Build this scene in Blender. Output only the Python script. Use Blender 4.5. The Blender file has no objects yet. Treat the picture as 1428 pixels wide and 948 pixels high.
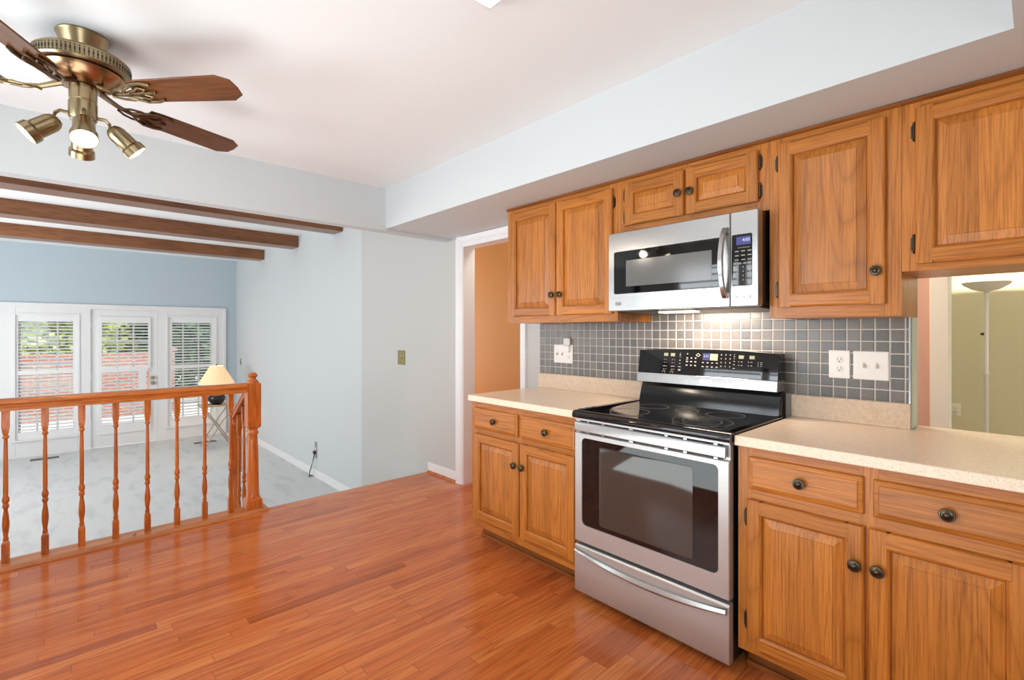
import bpy, math, random
from mathutils import Vector, Matrix
random.seed(7)
R = math.radians
SC = bpy.context.scene
COL = SC.collection

# ------------------------------------------------------------------ camera, world, exposure
CAM_Z = 1.3073
cam_d = bpy.data.cameras.new('camera'); cam = bpy.data.objects.new('camera', cam_d); COL.objects.link(cam)
cam_d.sensor_width = 36; cam_d.lens = 680.68 / 1428 * 36
cam_d.shift_x = (714 - 713.03) / 1428; cam_d.shift_y = -(474 - 462.99) / 1428
cam_d.clip_start = .02; cam_d.clip_end = 200
cam.location = (0, 0, CAM_Z); cam.rotation_euler = (R(90), 0, R(47.361))
SC.camera = cam
SC.view_settings.view_transform = 'Standard'
try: SC.view_settings.look = 'None'
except Exception: pass
SC.view_settings.gamma = 1; SC.view_settings.use_curve_mapping = False
SC.view_settings.exposure = -0.05
try:
    SC.cycles.max_bounces = 10; SC.cycles.diffuse_bounces = 6; SC.cycles.glossy_bounces = 5
    SC.cycles.transparent_max_bounces = 16; SC.cycles.sample_clamp_indirect = 6
    SC.cycles.use_denoising = True
    SC.cycles.caustics_reflective = False; SC.cycles.caustics_refractive = False
except Exception: pass

world = bpy.data.worlds.new('world'); SC.world = world; world.use_nodes = True
bg = world.node_tree.nodes['Background']
bg.inputs[0].default_value = (.90, .96, 1.0, 1); bg.inputs[1].default_value = 3.0

def area(name, loc, target, size, size_y, power, col=(1, 1, 1), spread=180):
    l = bpy.data.lights.new(name, 'AREA'); l.shape = 'RECTANGLE'; l.size = size; l.size_y = size_y
    l.energy = power; l.color = col; l.spread = R(spread)
    o = bpy.data.objects.new(name, l); COL.objects.link(o); o.location = loc
    d = Vector(target) - Vector(loc); o.rotation_euler = d.to_track_quat('-Z', 'Y').to_euler()
    return o
def point(name, loc, power, col, r=.03):
    l = bpy.data.lights.new(name, 'POINT'); l.energy = power; l.color = col; l.shadow_soft_size = r
    o = bpy.data.objects.new(name, l); COL.objects.link(o); o.location = loc
    return o
# kitchen window daylight, then fills added to brighten the rooms
area('kitchen_window_daylight', (-2.35, -2.05, 1.75), (-2.0, 1.6, 1.35), 1.9, 1.5, 60, (.84, .93, 1))
area('ground_bounce_fill', (-2.35, -2.3, .75), (-2.0, 1.2, 2.6), 2.2, .9, 110, (.80, .92, 1))  # added uplight for the ceiling, standing in for daylight off the ground
area('kitchen_uplight_fill', (-1.3, -.50, .35), (-1.3, .0, 2.4), 2.6, 1.6, 50, (.82, .98, 1))  # added uplight near the floor, aimed like bounced flash to brighten the ceiling
area('sunken_room_uplight_fill', (-6.6, -1.6, -.2), (-6.6, -1.5, 2.4), 4.0, 1.2, 45, (.95, .98, 1))  # added uplight for the beams and sunken room ceiling, no source there
area('kitchen_rear_fill', (1.05, -.55, 1.45), (-2.0, .7, 1.9), 1.3, 1.2, 29, (.86, .95, 1))  # added fill beside the camera; the end wall has no window
area('sunken_room_side_fill', (-7.2, -2.5, 1.1), (-7.2, 2.0, .9), 3.6, 1.9, 95, (.97, .98, 1))  # added fill for the pale wall and carpet; no window is built here
area('hall_side_fill', (-6.6, 2.95, 1.2), (-3.0, 3.4, 1.0), .5, 1.6, 30, (1, .97, .92))  # unseen fill added low in the hall to even out the orange wall
area('hall_overhead_fill', (-2.9, 2.95, 2.40), (-2.9, 2.95, 0), .4, .3, 7, (1, .94, .86))  # unseen overhead fill added for the hall, no fixture
area('dining_overhead_fill', (-.95, 3.1, 2.40), (-.95, 3.1, 0), .4, .4, 13, (1, .95, .88))  # unseen fill added to lift the salmon wall and the counter
area('yellow_room_overhead_fill', (1.5, 5.0, 2.42), (1.5, 5.0, 0), .8, .8, 20, (1, .99, .95))  # added fill without a fixture, set clear of the counter's reflections
sun_d = bpy.data.lights.new('sun', 'SUN'); sun_d.energy = 2.4; sun_d.angle = R(2); sun_d.color = (1, .96, .88)
sun = bpy.data.objects.new('sun', sun_d); COL.objects.link(sun); sun.rotation_euler = Vector((-.6, -.25, -.75)).to_track_quat('-Z', 'Y').to_euler()

# ------------------------------------------------------------------ materials
def S(r, g, b):
    f = lambda c: (c / 255) / 12.92 if c / 255 <= .04045 else ((c / 255 + .055) / 1.055) ** 2.4
    return (f(r), f(g), f(b), 1)
class NT:
    def __init__(s, name):
        s.m = bpy.data.materials.new(name); s.m.use_nodes = True; s.t = s.m.node_tree
        s.b = s.t.nodes['Principled BSDF']; s.out = s.t.nodes['Material Output']
    def n(s, typ, **kw):
        x = s.t.nodes.new(typ)
        for k, v in kw.items(): setattr(x, k, v)
        return x
    def l(s, a, b): s.t.links.new(a, b)
    def put(s, sock, v):
        if isinstance(v, (int, float, tuple)): sock.default_value = v
        else: s.l(v, sock)
    def math(s, op, a, b=0.0, c=None):
        x = s.n('ShaderNodeMath', operation=op); s.put(x.inputs[0], a); s.put(x.inputs[1], b)
        if c is not None: s.put(x.inputs[2], c)
        return x.outputs[0]
    def mix(s, f, a, b, blend='MIX'):
        x = s.n('ShaderNodeMix', data_type='RGBA', blend_type=blend); s.put(x.inputs[0], f); s.put(x.inputs[6], a); s.put(x.inputs[7], b)
        return x.outputs[2]
    def obj(s): return s.n('ShaderNodeTexCoord').outputs['Object']
    def rnd(s): return s.n('ShaderNodeObjectInfo').outputs['Random']
    def vscale(s, v, sc, off=None):
        x = s.n('ShaderNodeVectorMath', operation='MULTIPLY'); s.put(x.inputs[0], v); x.inputs[1].default_value = sc
        o = x.outputs[0]
        if off is not None:
            y = s.n('ShaderNodeVectorMath', operation='ADD'); s.l(o, y.inputs[0]); s.l(off, y.inputs[1]); o = y.outputs[0]
        return o
    def noise(s, v, scale, detail=2, rough=.5, dist=0):
        x = s.n('ShaderNodeTexNoise'); s.l(v, x.inputs['Vector']); x.inputs['Scale'].default_value = scale
        x.inputs['Detail'].default_value = detail; x.inputs['Roughness'].default_value = rough; x.inputs['Distortion'].default_value = dist
        return x.outputs['Fac']
    def ramp(s, f, stops):
        x = s.n('ShaderNodeValToRGB'); e = x.color_ramp.elements
        e[0].position, e[0].color = stops[0]; e[1].position, e[1].color = stops[-1]
        for p, c in stops[1:-1]:
            q = e.new(p); q.color = c
        s.l(f, x.inputs[0]); return x.outputs[0]
    def bump(s, h, strength, dist=.002):
        x = s.n('ShaderNodeBump'); x.inputs['Strength'].default_value = strength; x.inputs['Distance'].default_value = dist
        s.l(h, x.inputs['Height']); s.l(x.outputs[0], s.b.inputs['Normal'])
    def set(s, **kw):
        for k, v in kw.items():
            s.put(s.b.inputs[k.replace('_', ' ')], v)
        return s
W1 = (1, 1, 1, 1); K1 = (0, 0, 0, 1)
def plain(name, col, rough=.5, metal=0, **kw):
    n = NT(name); n.set(Base_Color=col, Roughness=rough, Metallic=metal, **kw); return n.m
def paint(name, col, rough=.6):
    n = NT(name); v = n.obj(); h = n.noise(v, 90, 3)
    n.set(Base_Color=col, Roughness=rough); n.bump(h, .05, .001); return n.m
def emis(name, col, strength):
    n = NT(name); n.set(Base_Color=K1, Emission_Color=col, Emission_Strength=strength); return n.m

def oak(name, axis, light, mid, dark, rough=.32, ring=11, stave=False):
    n = NT(name)
    rnd = n.rnd(); off = n.n('ShaderNodeCombineXYZ')
    for i, k in enumerate((37., 61., 23.)): n.l(n.math('MULTIPLY', rnd, k), off.inputs[i])
    along = {'x': (.055, .3, 1), 'y': (1, .055, .3), 'z': (1, .3, .055)}[axis]
    v = n.vscale(n.obj(), along, off.outputs[0])
    big = n.noise(v, 4.2, 1.4, .4, .1)
    t = n.math('PINGPONG', n.math('MULTIPLY', big, ring), .5)
    c1 = n.mix(.36, light, n.ramp(t, [(0, dark), (.07, mid), (.22, light), (.5, light)]))
    fine = {'x': (.03, .3, 1), 'y': (1, .03, .3), 'z': (1, .3, .03)}[axis]
    v2 = n.vscale(n.obj(), fine, off.outputs[0])
    p = n.noise(v2, 190, 3, .65)
    pore = n.ramp(p, [(.36, (.60, .52, .44, 1)), (.55, W1)])
    c2 = n.mix(.75, c1, pore, 'MULTIPLY')
    st = n.noise(v2, 22, 2)
    c3 = n.mix(1, c2, n.ramp(st, [(.3, (.86, .82, .78, 1)), (.7, (1.08, 1.06, 1.04, 1))]), 'MULTIPLY')
    if stave:
        sp = n.n('ShaderNodeSeparateXYZ'); n.l(n.obj(), sp.inputs[0])
        wn = n.n('ShaderNodeTexWhiteNoise', noise_dimensions='1D'); n.l(n.math('ADD', n.math('FLOOR', n.math('MULTIPLY', n.math('ADD', sp.outputs[0], rnd), 12.5)), n.math('MULTIPLY', rnd, 91.)), wn.inputs['W'])
        c3 = n.mix(1, c3, n.ramp(wn.outputs[0], [(0, (.86, .83, .80, 1)), (1, (1.12, 1.11, 1.09, 1))]), 'MULTIPLY')
    hv = n.n('ShaderNodeHueSaturation'); n.l(c3, hv.inputs['Color'])
    n.l(n.math('ADD', n.math('MULTIPLY', rnd, .16), .92), hv.inputs['Value'])
    n.set(Base_Color=hv.outputs[0], Roughness=rough, Specular_IOR_Level=.45); n.bump(p, .12, .001); return n.m
OV = oak('honey_oak_upright', 'z', S(199, 126, 52), S(178, 106, 40), S(122, 66, 20), .32, 30)
OP = oak('honey_oak_panel', 'z', S(200, 129, 57), S(178, 106, 42), S(126, 68, 22), .30, 34, True)
OH = oak('honey_oak_level', 'x', S(197, 124, 51), S(176, 104, 39), S(120, 64, 19), .32, 30)
OD = oak('brown_oak_edge', 'x', S(150, 90, 40), S(134, 76, 32), S(96, 52, 20))
RV = oak('orange_railing_oak_upright', 'z', S(206, 118, 52), S(190, 102, 42), S(148, 70, 26), .25, 5)
RY = oak('orange_railing_oak_level', 'y', S(206, 120, 54), S(188, 102, 42), S(142, 68, 26), .22, 5)
SHOE = oak('pale_oak_nosing', 'y', S(214, 138, 76), S(200, 122, 62), S(160, 86, 38), .3, 6)
BM = oak('brown_beam_oak', 'y', S(140, 92, 58), S(122, 76, 46), S(84, 48, 26), .30, 8)
BLD = oak('walnut_fan_blade', 'x', S(112, 66, 32), S(92, 52, 24), S(48, 26, 12), .22, 10)

def hardwood():
    n = NT('red_oak_strip_flooring'); sx = n.n('ShaderNodeSeparateXYZ'); n.l(n.obj(), sx.inputs[0])
    x, y = sx.outputs[0], sx.outputs[1]
    u = n.math('DIVIDE', x, .060); row = n.math('FLOOR', u)
    w1 = n.n('ShaderNodeTexWhiteNoise', noise_dimensions='1D'); n.l(row, w1.inputs['W'])
    v = n.math('ADD', n.math('DIVIDE', y, .80), n.math('MULTIPLY', w1.outputs[0], 17.3)); pl = n.math('FLOOR', v)
    cmb = n.n('ShaderNodeCombineXYZ'); n.l(row, cmb.inputs[0]); n.l(pl, cmb.inputs[1])
    w2 = n.n('ShaderNodeTexWhiteNoise', noise_dimensions='2D'); n.l(cmb.outputs[0], w2.inputs['Vector'])
    base = n.ramp(w2.outputs[0], [(0, S(176, 92, 46)), (.10, S(202, 110, 56)), (.6, S(211, 119, 62)), (1, S(221, 134, 73))])
    off = n.n('ShaderNodeVectorMath', operation='SCALE'); n.l(w2.outputs[1], off.inputs[0]); off.inputs[3].default_value = 30
    gv = n.vscale(n.obj(), (1, .07, 1), off.outputs[0])
    g = n.math('PINGPONG', n.math('MULTIPLY', n.noise(gv, 9, 2, .5, .3), 9), .5)
    c = n.mix(1, base, n.ramp(g, [(0, (.74, .66, .60, 1)), (.14, (.93, .90, .88, 1)), (.5, (1.05, 1.04, 1.02, 1))]), 'MULTIPLY')
    gv2 = n.vscale(n.obj(), (1, .03, 1), off.outputs[0]); pz = n.noise(gv2, 170, 2)
    c = n.mix(.55, c, n.ramp(pz, [(.34, (.66, .58, .5, 1)), (.52, W1)]), 'MULTIPLY')
    fu = n.math('FRACT', u); fv = n.math('FRACT', v)
    du = n.math('MINIMUM', fu, n.math('SUBTRACT', 1., fu)); dv = n.math('MINIMUM', fv, n.math('SUBTRACT', 1., fv))
    gap = n.math('MAXIMUM', n.math('LESS_THAN', du, .013), n.math('LESS_THAN', dv, .0014))
    c = n.mix(n.math('MULTIPLY', gap, .6), c, S(96, 40, 18))
    n.set(Base_Color=c, Roughness=.18, Specular_IOR_Level=.27, Coat_Weight=.06, Coat_Roughness=.08)
    h = n.math('SUBTRACT', 1., gap); n.bump(h, .25, .001); return n.m
HW = hardwood()

def tiles():
    n = NT('grey_square_mosaic_tile'); sx = n.n('ShaderNodeSeparateXYZ'); n.l(n.obj(), sx.inputs[0])
    P = .0503
    u = n.math('DIVIDE', n.math('ADD', sx.outputs[0], 2.437), P); v = n.math('DIVIDE', n.math('SUBTRACT', sx.outputs[2], 1.016), P)
    cmb = n.n('ShaderNodeCombineXYZ'); n.l(n.math('FLOOR', u), cmb.inputs[0]); n.l(n.math('FLOOR', v), cmb.inputs[1])
    w = n.n('ShaderNodeTexWhiteNoise', noise_dimensions='2D'); n.l(cmb.outputs[0], w.inputs['Vector'])
    tc = n.ramp(w.outputs[0], [(0, S(96, 96, 94)), (.5, S(107, 104, 100)), (1, S(121, 114, 108))])
    cl = n.noise(n.obj(), 55, 3); tc = n.mix(1, tc, n.ramp(cl, [(.3, (.92, .92, .92, 1)), (.7, (1.06, 1.06, 1.06, 1))]), 'MULTIPLY')
    fu = n.math('FRACT', u); fv = n.math('FRACT', v)
    d = n.math('MINIMUM', n.math('MINIMUM', fu, n.math('SUBTRACT', 1., fu)), n.math('MINIMUM', fv, n.math('SUBTRACT', 1., fv)))
    g = n.math('LESS_THAN', d, .042)
    n.set(Base_Color=n.mix(g, tc, S(205, 198, 190)), Roughness=n.math('ADD', n.math('MULTIPLY', g, .5), .28))
    sm = n.n('ShaderNodeMapRange'); n.l(d, sm.inputs[0]); sm.inputs[1].default_value = .02; sm.inputs[2].default_value = .11
    n.bump(sm.outputs[0], .5, .0015); return n.m
TILE = tiles()

def granite(name, base, dk, lt, k=1.0):
    n = NT(name); v = n.obj()
    c = n.mix(n.ramp(n.noise(v, 60, 4, .7), [(.35, K1), (.7, W1)]), base, lt)
    sp = n.ramp(n.noise(v, 230, 3, .75), [(.36, W1), (.44, K1)])
    c = n.mix(n.math('MULTIPLY', sp, .55 * k), c, dk)
    sp2 = n.ramp(n.noise(n.vscale(v, (1.3, .9, 1.1)), 330, 2, .6), [(.62, K1), (.70, W1)])
    c = n.mix(n.math('MULTIPLY', sp2, .6 * k), c, S(245, 238, 228))
    n.set(Base_Color=c, Roughness=.24); return n.m
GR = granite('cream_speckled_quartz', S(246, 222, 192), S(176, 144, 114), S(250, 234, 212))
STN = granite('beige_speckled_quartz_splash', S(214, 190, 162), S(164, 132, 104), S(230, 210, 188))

def steel(name, col=.50, rough=.24, an=.6, metal=1.0):
    n = NT(name); t = n.n('ShaderNodeTangent', direction_type='RADIAL', axis='Z')
    v = n.vscale(n.obj(), (2, 2, 500)); g = n.noise(v, 1, 2)
    n.set(Base_Color=n.ramp(g, [(.3, (col * .94, col * .93, col * .92, 1)), (.7, (col * 1.04, col * 1.03, col * 1.02, 1))]), Metallic=metal, Roughness=rough, Anisotropic=an)
    n.l(t.outputs[0], n.b.inputs['Tangent']); return n.m
SS = steel('brushed_stainless_steel')
SSR = steel('satin_stove_steel', .58, .36, .5, .62)
SSH = plain('polished_steel', (.68, .67, .66, 1), .16, 1)
BLK = plain('black_enamel', (.006, .006, .007, 1), .12)
BGL = plain('black_glass', (.004, .004, .005, 1), .03, 0, Specular_IOR_Level=.7)
BPL = plain('black_plastic', (.012, .012, .013, 1), .3)
OWIN = plain('smoked_oven_window', (.05, .042, .036, 1), .06, 0, Specular_IOR_Level=.9)
MWIN = plain('grey_mesh_window', (.16, .155, .15, 1), .12, 0, Specular_IOR_Level=.7)
MARK = plain('pale_printed_mark', S(150, 145, 136), .5)
RING = plain('grey_burner_ring', S(132, 130, 128), .3)
LED = emis('blue_led', (.25, .25, 1, 1), .28)
LEDW = emis('lit_digits', (.72, .80, 1, 1), 1.1)
LCD = plain('grey_green_display', S(136, 140, 112), .3)
BRZ = plain('dark_bronze', (.10, .078, .055, 1), .28, 1)
BRS = plain('antique_brass', (.33, .255, .145, 1), .28, 1)
BRSD = plain('dark_antique_brass', (.16, .11, .065, 1), .3, 1)
COP = plain('copper_brass', (.42, .24, .13, 1), .25, 1)
SLOT = plain('vent_shadow', (.015, .012, .008, 1), .7)
GREY = paint('warm_grey_wall_paint', S(197, 197, 193))
BLUEL = paint('pale_blue_wall_paint', S(207, 212, 214))
BLUE = paint('dusty_blue_wall_paint', S(190, 204, 212))
CEIL = paint('white_ceiling_paint', S(238, 238, 238), .8)
SOFP = paint('pale_grey_soffit_paint', S(207, 211, 212))
WHT = plain('white_trim_paint', S(236, 236, 236), .35)
SHUT = plain('white_shutter_paint', S(240, 240, 240), .4)
ORG = paint('orange_wall_paint', S(232, 180, 112))
PINK = paint('salmon_wall_paint', S(222, 180, 160))
YEL = paint('yellow_wall_paint', S(222, 215, 184))
GRN = paint('pale_green_wall_paint', S(212, 232, 216))
CREAM = plain('cream_trim_paint', S(244, 240, 226), .4)
PLT = plain('white_plastic', S(240, 236, 230), .35)
PLT2 = plain('ivory_plastic', S(214, 204, 188), .35)
DKS = plain('dark_slot', (.02, .02, .02, 1), .5)
BULB = emis('lit_bulb_face', (1, .88, .70, 1), 16)
DIFF = emis('lit_ceiling_diffuser', (1, .98, .95, 1), 2.6)
UND = emis('lit_cooktop_lamp_lens', (1, .86, .70, 1), 7)
LMPW = plain('white_lamp_enamel', S(240, 238, 234), .35)
NIGHT = plain('clear_grey_plastic', S(205, 204, 200), .2)
LOUV = WHT
IRON = plain('champagne_metal', S(180, 168, 146), .35, .8)
CER = plain('dark_ceramic', (.012, .014, .02, 1), .12)
REG = plain('brown_register_metal', S(86, 72, 58), .4)
def shade():
    n = NT('lit_lampshade_cloth'); n.set(Base_Color=S(240, 214, 170), Roughness=.8, Emission_Color=(1, .56, .30, 1), Emission_Strength=.55); return n.m
SHADE = shade()
def carpet():
    n = NT('light_grey_carpet'); v = n.obj(); h = n.noise(v, 260, 3)
    bgn = n.noise(n.vscale(v, (.8, 2.2, 1)), 3.2, 4, .6)
    c = n.mix(1, n.ramp(h, [(.3, S(200, 203, 203)), (.7, S(222, 224, 223))]), n.ramp(bgn, [(.36, (.88, .88, .88, 1)), (.50, W1)]), 'MULTIPLY')
    n.set(Base_Color=c, Roughness=.95); n.bump(h, .5, .004); return n.m
CARP = carpet()
def glass():
    n = NT('window_glass'); tr = n.n('ShaderNodeBsdfTransparent'); gl = n.n('ShaderNodeBsdfGlossy'); gl.inputs['Roughness'].default_value = .02
    mx = n.n('ShaderNodeMixShader'); fr = n.n('ShaderNodeFresnel'); fr.inputs[0].default_value = 1.45
    n.l(fr.outputs[0], mx.inputs[0]); n.l(tr.outputs[0], mx.inputs[1]); n.l(gl.outputs[0], mx.inputs[2]); n.l(mx.outputs[0], n.out.inputs[0]); return n.m
GLS = glass()
def brick():
    n = NT('red_garden_brick'); b = n.n('ShaderNodeTexBrick'); sx = n.n('ShaderNodeSeparateXYZ'); n.l(n.obj(), sx.inputs[0])
    cm = n.n('ShaderNodeCombineXYZ'); n.l(n.math('ADD', sx.outputs[1], sx.outputs[0]), cm.inputs[0]); n.l(sx.outputs[2], cm.inputs[1]); n.l(cm.outputs[0], b.inputs['Vector'])
    b.inputs['Scale'].default_value = 1; b.inputs['Brick Width'].default_value = .22; b.inputs['Row Height'].default_value = .075; b.inputs['Mortar Size'].default_value = .01
    b.inputs['Color1'].default_value = S(150, 96, 82); b.inputs['Color2'].default_value = S(168, 116, 100); b.inputs['Mortar'].default_value = S(176, 162, 150)
    n.set(Base_Color=b.outputs[0], Roughness=.9); return n.m
BRK = brick()
def leaf(name, a, b):
    n = NT(name); n.set(Base_Color=n.ramp(n.noise(n.obj(), 2.2, 3), [(.35, a), (.65, b)]), Roughness=.6); return n.m
LF1 = leaf('yellow_green_leaves', S(132, 156, 70), S(200, 212, 134))
LF2 = leaf('olive_leaves', S(112, 126, 54), S(182, 186, 104))
LF3 = leaf('dark_green_leaves', S(48, 78, 48), S(96, 130, 88))
BARK = plain('grey_bark', S(96, 84, 72), .9)
PATIO = plain('pale_concrete', S(196, 194, 190), .9)

# ------------------------------------------------------------------ mesh helpers
class MB:
    def __init__(s): s.v = []; s.f = []; s.m = []; s.cur = 0
    def add(s, vs, fs):
        o = len(s.v); s.v += [tuple(v) for v in vs]; s.f += [tuple(o + i for i in f) for f in fs]; s.m += [s.cur] * len(fs); return s
    def mat(s, i): s.cur = i; return s
    def box(s, x0, x1, y0, y1, z0, z1, M=None):
        vs = [Vector((x, y, z)) for z in (z0, z1) for y in (y0, y1) for x in (x0, x1)]
        if M is not None: vs = [M @ v for v in vs]
        return s.add(vs, [(0, 2, 3, 1), (4, 5, 7, 6), (0, 1, 5, 4), (2, 6, 7, 3), (0, 4, 6, 2), (1, 3, 7, 5)])
    def prism(s, pts, fn, a, b):           # polygon pts (p,q) -> fn(p,q,t) swept t=a..b
        n = len(pts); vs = [fn(p, q, a) for p, q in pts] + [fn(p, q, b) for p, q in pts]
        return s.add(vs, [tuple(range(n - 1, -1, -1)), tuple(range(n, 2 * n))] + [(i, (i + 1) % n, n + (i + 1) % n, n + i) for i in range(n)])
    def rings(s, loops, closed_first=True, closed_last=True):
        n = len(loops[0]); vs = [v for l in loops for v in l]; fs = []
        for k in range(len(loops) - 1):
            for i in range(n): fs.append((k * n + i, k * n + (i + 1) % n, (k + 1) * n + (i + 1) % n, (k + 1) * n + i))
        if closed_first: fs.append(tuple(range(n - 1, -1, -1)))
        if closed_last: fs.append(tuple((len(loops) - 1) * n + i for i in range(n)))
        return s.add(vs, fs)
    def lathe(s, prof, org=(0, 0, 0), axis=(0, 0, 1), seg=24, caps=True):
        q = Vector((0, 0, 1)).rotation_difference(Vector(axis).normalized()); org = Vector(org); L = []
        for r, z in prof:
            r = max(r, .0002)
            L.append([org + q @ Vector((r * math.cos(2 * math.pi * i / seg), r * math.sin(2 * math.pi * i / seg), z)) for i in range(seg)])
        return s.rings(L, caps, caps)
    def tube(s, pts, r, seg=10, rs=None):
        pts = [Vector(p) for p in pts]; L = []; up = Vector((0, 0, 1))
        for i, p in enumerate(pts):
            d = (pts[min(i + 1, len(pts) - 1)] - pts[max(i - 1, 0)]).normalized()
            a = d.cross(up if abs(d.z) < .95 else Vector((1, 0, 0))).normalized(); b = d.cross(a)
            rr = rs[i] if rs else r
            L.append([p + rr * (math.cos(2 * math.pi * k / seg) * a + math.sin(2 * math.pi * k / seg) * b) for k in range(seg)])
        return s.rings(L)
    def rectprof(s, x0, x1, z0, z1, yf, prof, cap=True, back=True):   # concentric rectangles facing -Y; prof (inset, depth forward)
        L = []
        for u, d in prof: L.append([(x0 + u, yf - d, z0 + u), (x1 - u, yf - d, z0 + u), (x1 - u, yf - d, z1 - u), (x0 + u, yf - d, z1 - u)])
        return s.rings(L, back, cap)
    def build(s, name, mats, parent=None, org=(0, 0, 0), bevel=0, smooth=True, ang=35, seg=2):
        if not isinstance(mats, (list, tuple)): mats = [mats]
        o0 = Vector(WL[parent.name]) if parent is not None else Vector(org)
        me = bpy.data.meshes.new(name)
        me.from_pydata([tuple(Vector(v) - o0) for v in s.v], [], s.f)
        for m in mats: me.materials.append(m)
        me.polygons.foreach_set('material_index', s.m)
        if smooth:
            me.polygons.foreach_set('use_smooth', [True] * len(me.polygons)); me.update()
            me.set_sharp_from_angle(angle=R(ang))
        me.update()
        o = bpy.data.objects.new(name, me); COL.objects.link(o)
        if parent is not None: o.parent = parent
        else: o.location = org
        WL[o.name] = tuple(o0)
        if bevel:
            b = o.modifiers.new('bevel', 'BEVEL'); b.width = bevel; b.segments = seg; b.limit_method = 'ANGLE'; b.angle_limit = R(40)
        return o
WL = {}
def tag(o, label=None, cat=None, group=None, kind=None):
    if label: o['label'] = label
    if cat: o['category'] = cat
    if group: o['group'] = group
    if kind: o['kind'] = kind
    return o
def T(name, label, cat, loc=(0, 0, 0), group=None, kind=None):
    o = bpy.data.objects.new(name, None); COL.objects.link(o); o.location = loc; o.empty_display_size = .1
    WL[o.name] = tuple(loc); return tag(o, label, cat, group, kind)
def struct(o, label=None): return tag(o, label, None, None, 'structure')
def copy_tree(o, parent=None):
    c = o.copy(); COL.objects.link(c); c.parent = parent
    for ch in list(o.children): copy_tree(ch, c)
    return c
def text(name, body, size, mat, parent, loc, ext=.0004, rot=(90, 0, 0)):
    cu = bpy.data.curves.new(name, 'FONT'); cu.body = body; cu.size = size; cu.extrude = ext; cu.align_x = 'CENTER'; cu.align_y = 'CENTER'
    cu.materials.append(mat); tmp = bpy.data.objects.new(name + '_outline', cu); me = bpy.data.meshes.new_from_object(tmp); bpy.data.objects.remove(tmp)
    o = bpy.data.objects.new(name, me); COL.objects.link(o); o.parent = parent
    o.location = Vector(loc) - Vector(WL[parent.name]); o.rotation_euler = tuple(R(a) for a in rot); return o
def rrect(x0, x1, z0, z1, r, k=5):
    P = []
    for cx, cz, a0 in ((x1 - r, z0 + r, -90), (x1 - r, z1 - r, 0), (x0 + r, z1 - r, 90), (x0 + r, z0 + r, 180)):
        for i in range(k + 1):
            a = R(a0 + 90 * i / k); P.append((cx + r * math.cos(a), cz + r * math.sin(a)))
    return P
XZ = lambda p, q, t: (p, t, q)
YZ = lambda p, q, t: (t, p, q)
XY = lambda p, q, t: (p, q, t)

# ------------------------------------------------------------------ setting
YW = 2.531; ZC = 2.4456; ZS = 2.127; ZL = -.55; ZLC = 2.63; XE = -3.90; XB = -10.2; YL = 2.40
struct(MB().box(XE, 1.25, -1.75, YW, -.06, 0).build('floor', HW))
struct(MB().box(-7.0, -1.4, YW + .115, 3.8, -.06, 0).box(-3.365, -2.63, YW, YW + .115, -.06, 0).build('floor_hall', HW))
struct(MB().box(-1.4, 2.2, YW + .115, 7.0, -.06, 0).build('floor_dining', CARP))
struct(MB().box(XB - .15, XE, -2.7, YL + .25, ZL - .06, ZL).build('floor_carpet', CARP))
struct(MB().box(XE, XE + .05, -1.75, YW, ZL, -.06).build('wall_riser', WHT))
struct(MB().box(-3.62, 1.25, -1.75, YW, ZC, ZC + .06).build('ceiling', CEIL))
struct(MB().box(XB - .15, -3.62, -2.7, YW + .115, ZLC, ZLC + .06).build('ceiling_sunken_room', CEIL))
struct(MB().box(-7.0, 2.2, YW + .115, 7.0, 2.46, 2.52).build('ceiling_hall', CEIL))
struct(MB().box(-3.62, -3.52, -1.75, YW, 2.11, ZLC).build('wall_header', SOFP))
so = MB().box(-3.52, .62, 1.889, YW, ZS, ZC).box(-.05, .62, .55, 1.889, ZS, ZC)
struct(so.build('ceiling_soffit', SOFP))
# kitchen wall with the cased doorway and the pass-through
DX0, DX1, DZ = -3.365, -2.63, 2.052
w = MB().prism([(-5.01, YL), (-3.89, YW), (DX0, YW), (DX0, YW + .115), (-5.01, YW + .115)], XY, ZL, ZLC).box(DX0, DX1, YW, YW + .115, DZ, ZLC)
w.box(DX1, -.355, YW, YW + .115, -.06, ZLC).box(-.355, .56, YW, YW + .115, 1.58, ZLC).box(-.355, .56, YW, YW + .115, -.06, .872).box(.56, 1.25, YW, YW + .115, -.06, ZLC)
struct(w.build('wall_kitchen', GREY))
struct(MB().box(-.3555, -.3535, YW + .0005, YW + .1145, .914, 1.50).build('trim_4', GRN))
struct(MB().box(XB, -5.01, YL, YL + .245, ZL, ZLC).build('wall_sunken_right', BLUEL))
struct(MB().box(XB - .15, XE, -2.7, -2.6, ZL, ZLC).build('wall_sunken_left', BLUEL))
struct(MB().box(XE, XE + .1, -2.7, -1.75, ZL, ZLC).build('wall_sunken_front', BLUEL))
# kitchen walls behind and beside the camera (window opening in the rear one)
wx0, wx1, wz0, wz1 = -3.30, -1.55, .95, 2.20
k = MB().box(XE, wx0, -1.85, -1.75, -.06, ZC).box(wx1, 1.25, -1.85, -1.75, -.06, ZC).box(wx0, wx1, -1.85, -1.75, -.06, wz0).box(wx0, wx1, -1.85, -1.75, wz1, ZC)
struct(k.build('wall_rear', GREY))
struct(MB().box(1.15, 1.25, -1.75, YW, -.06, ZC).build('wall_end', GREY))
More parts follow.
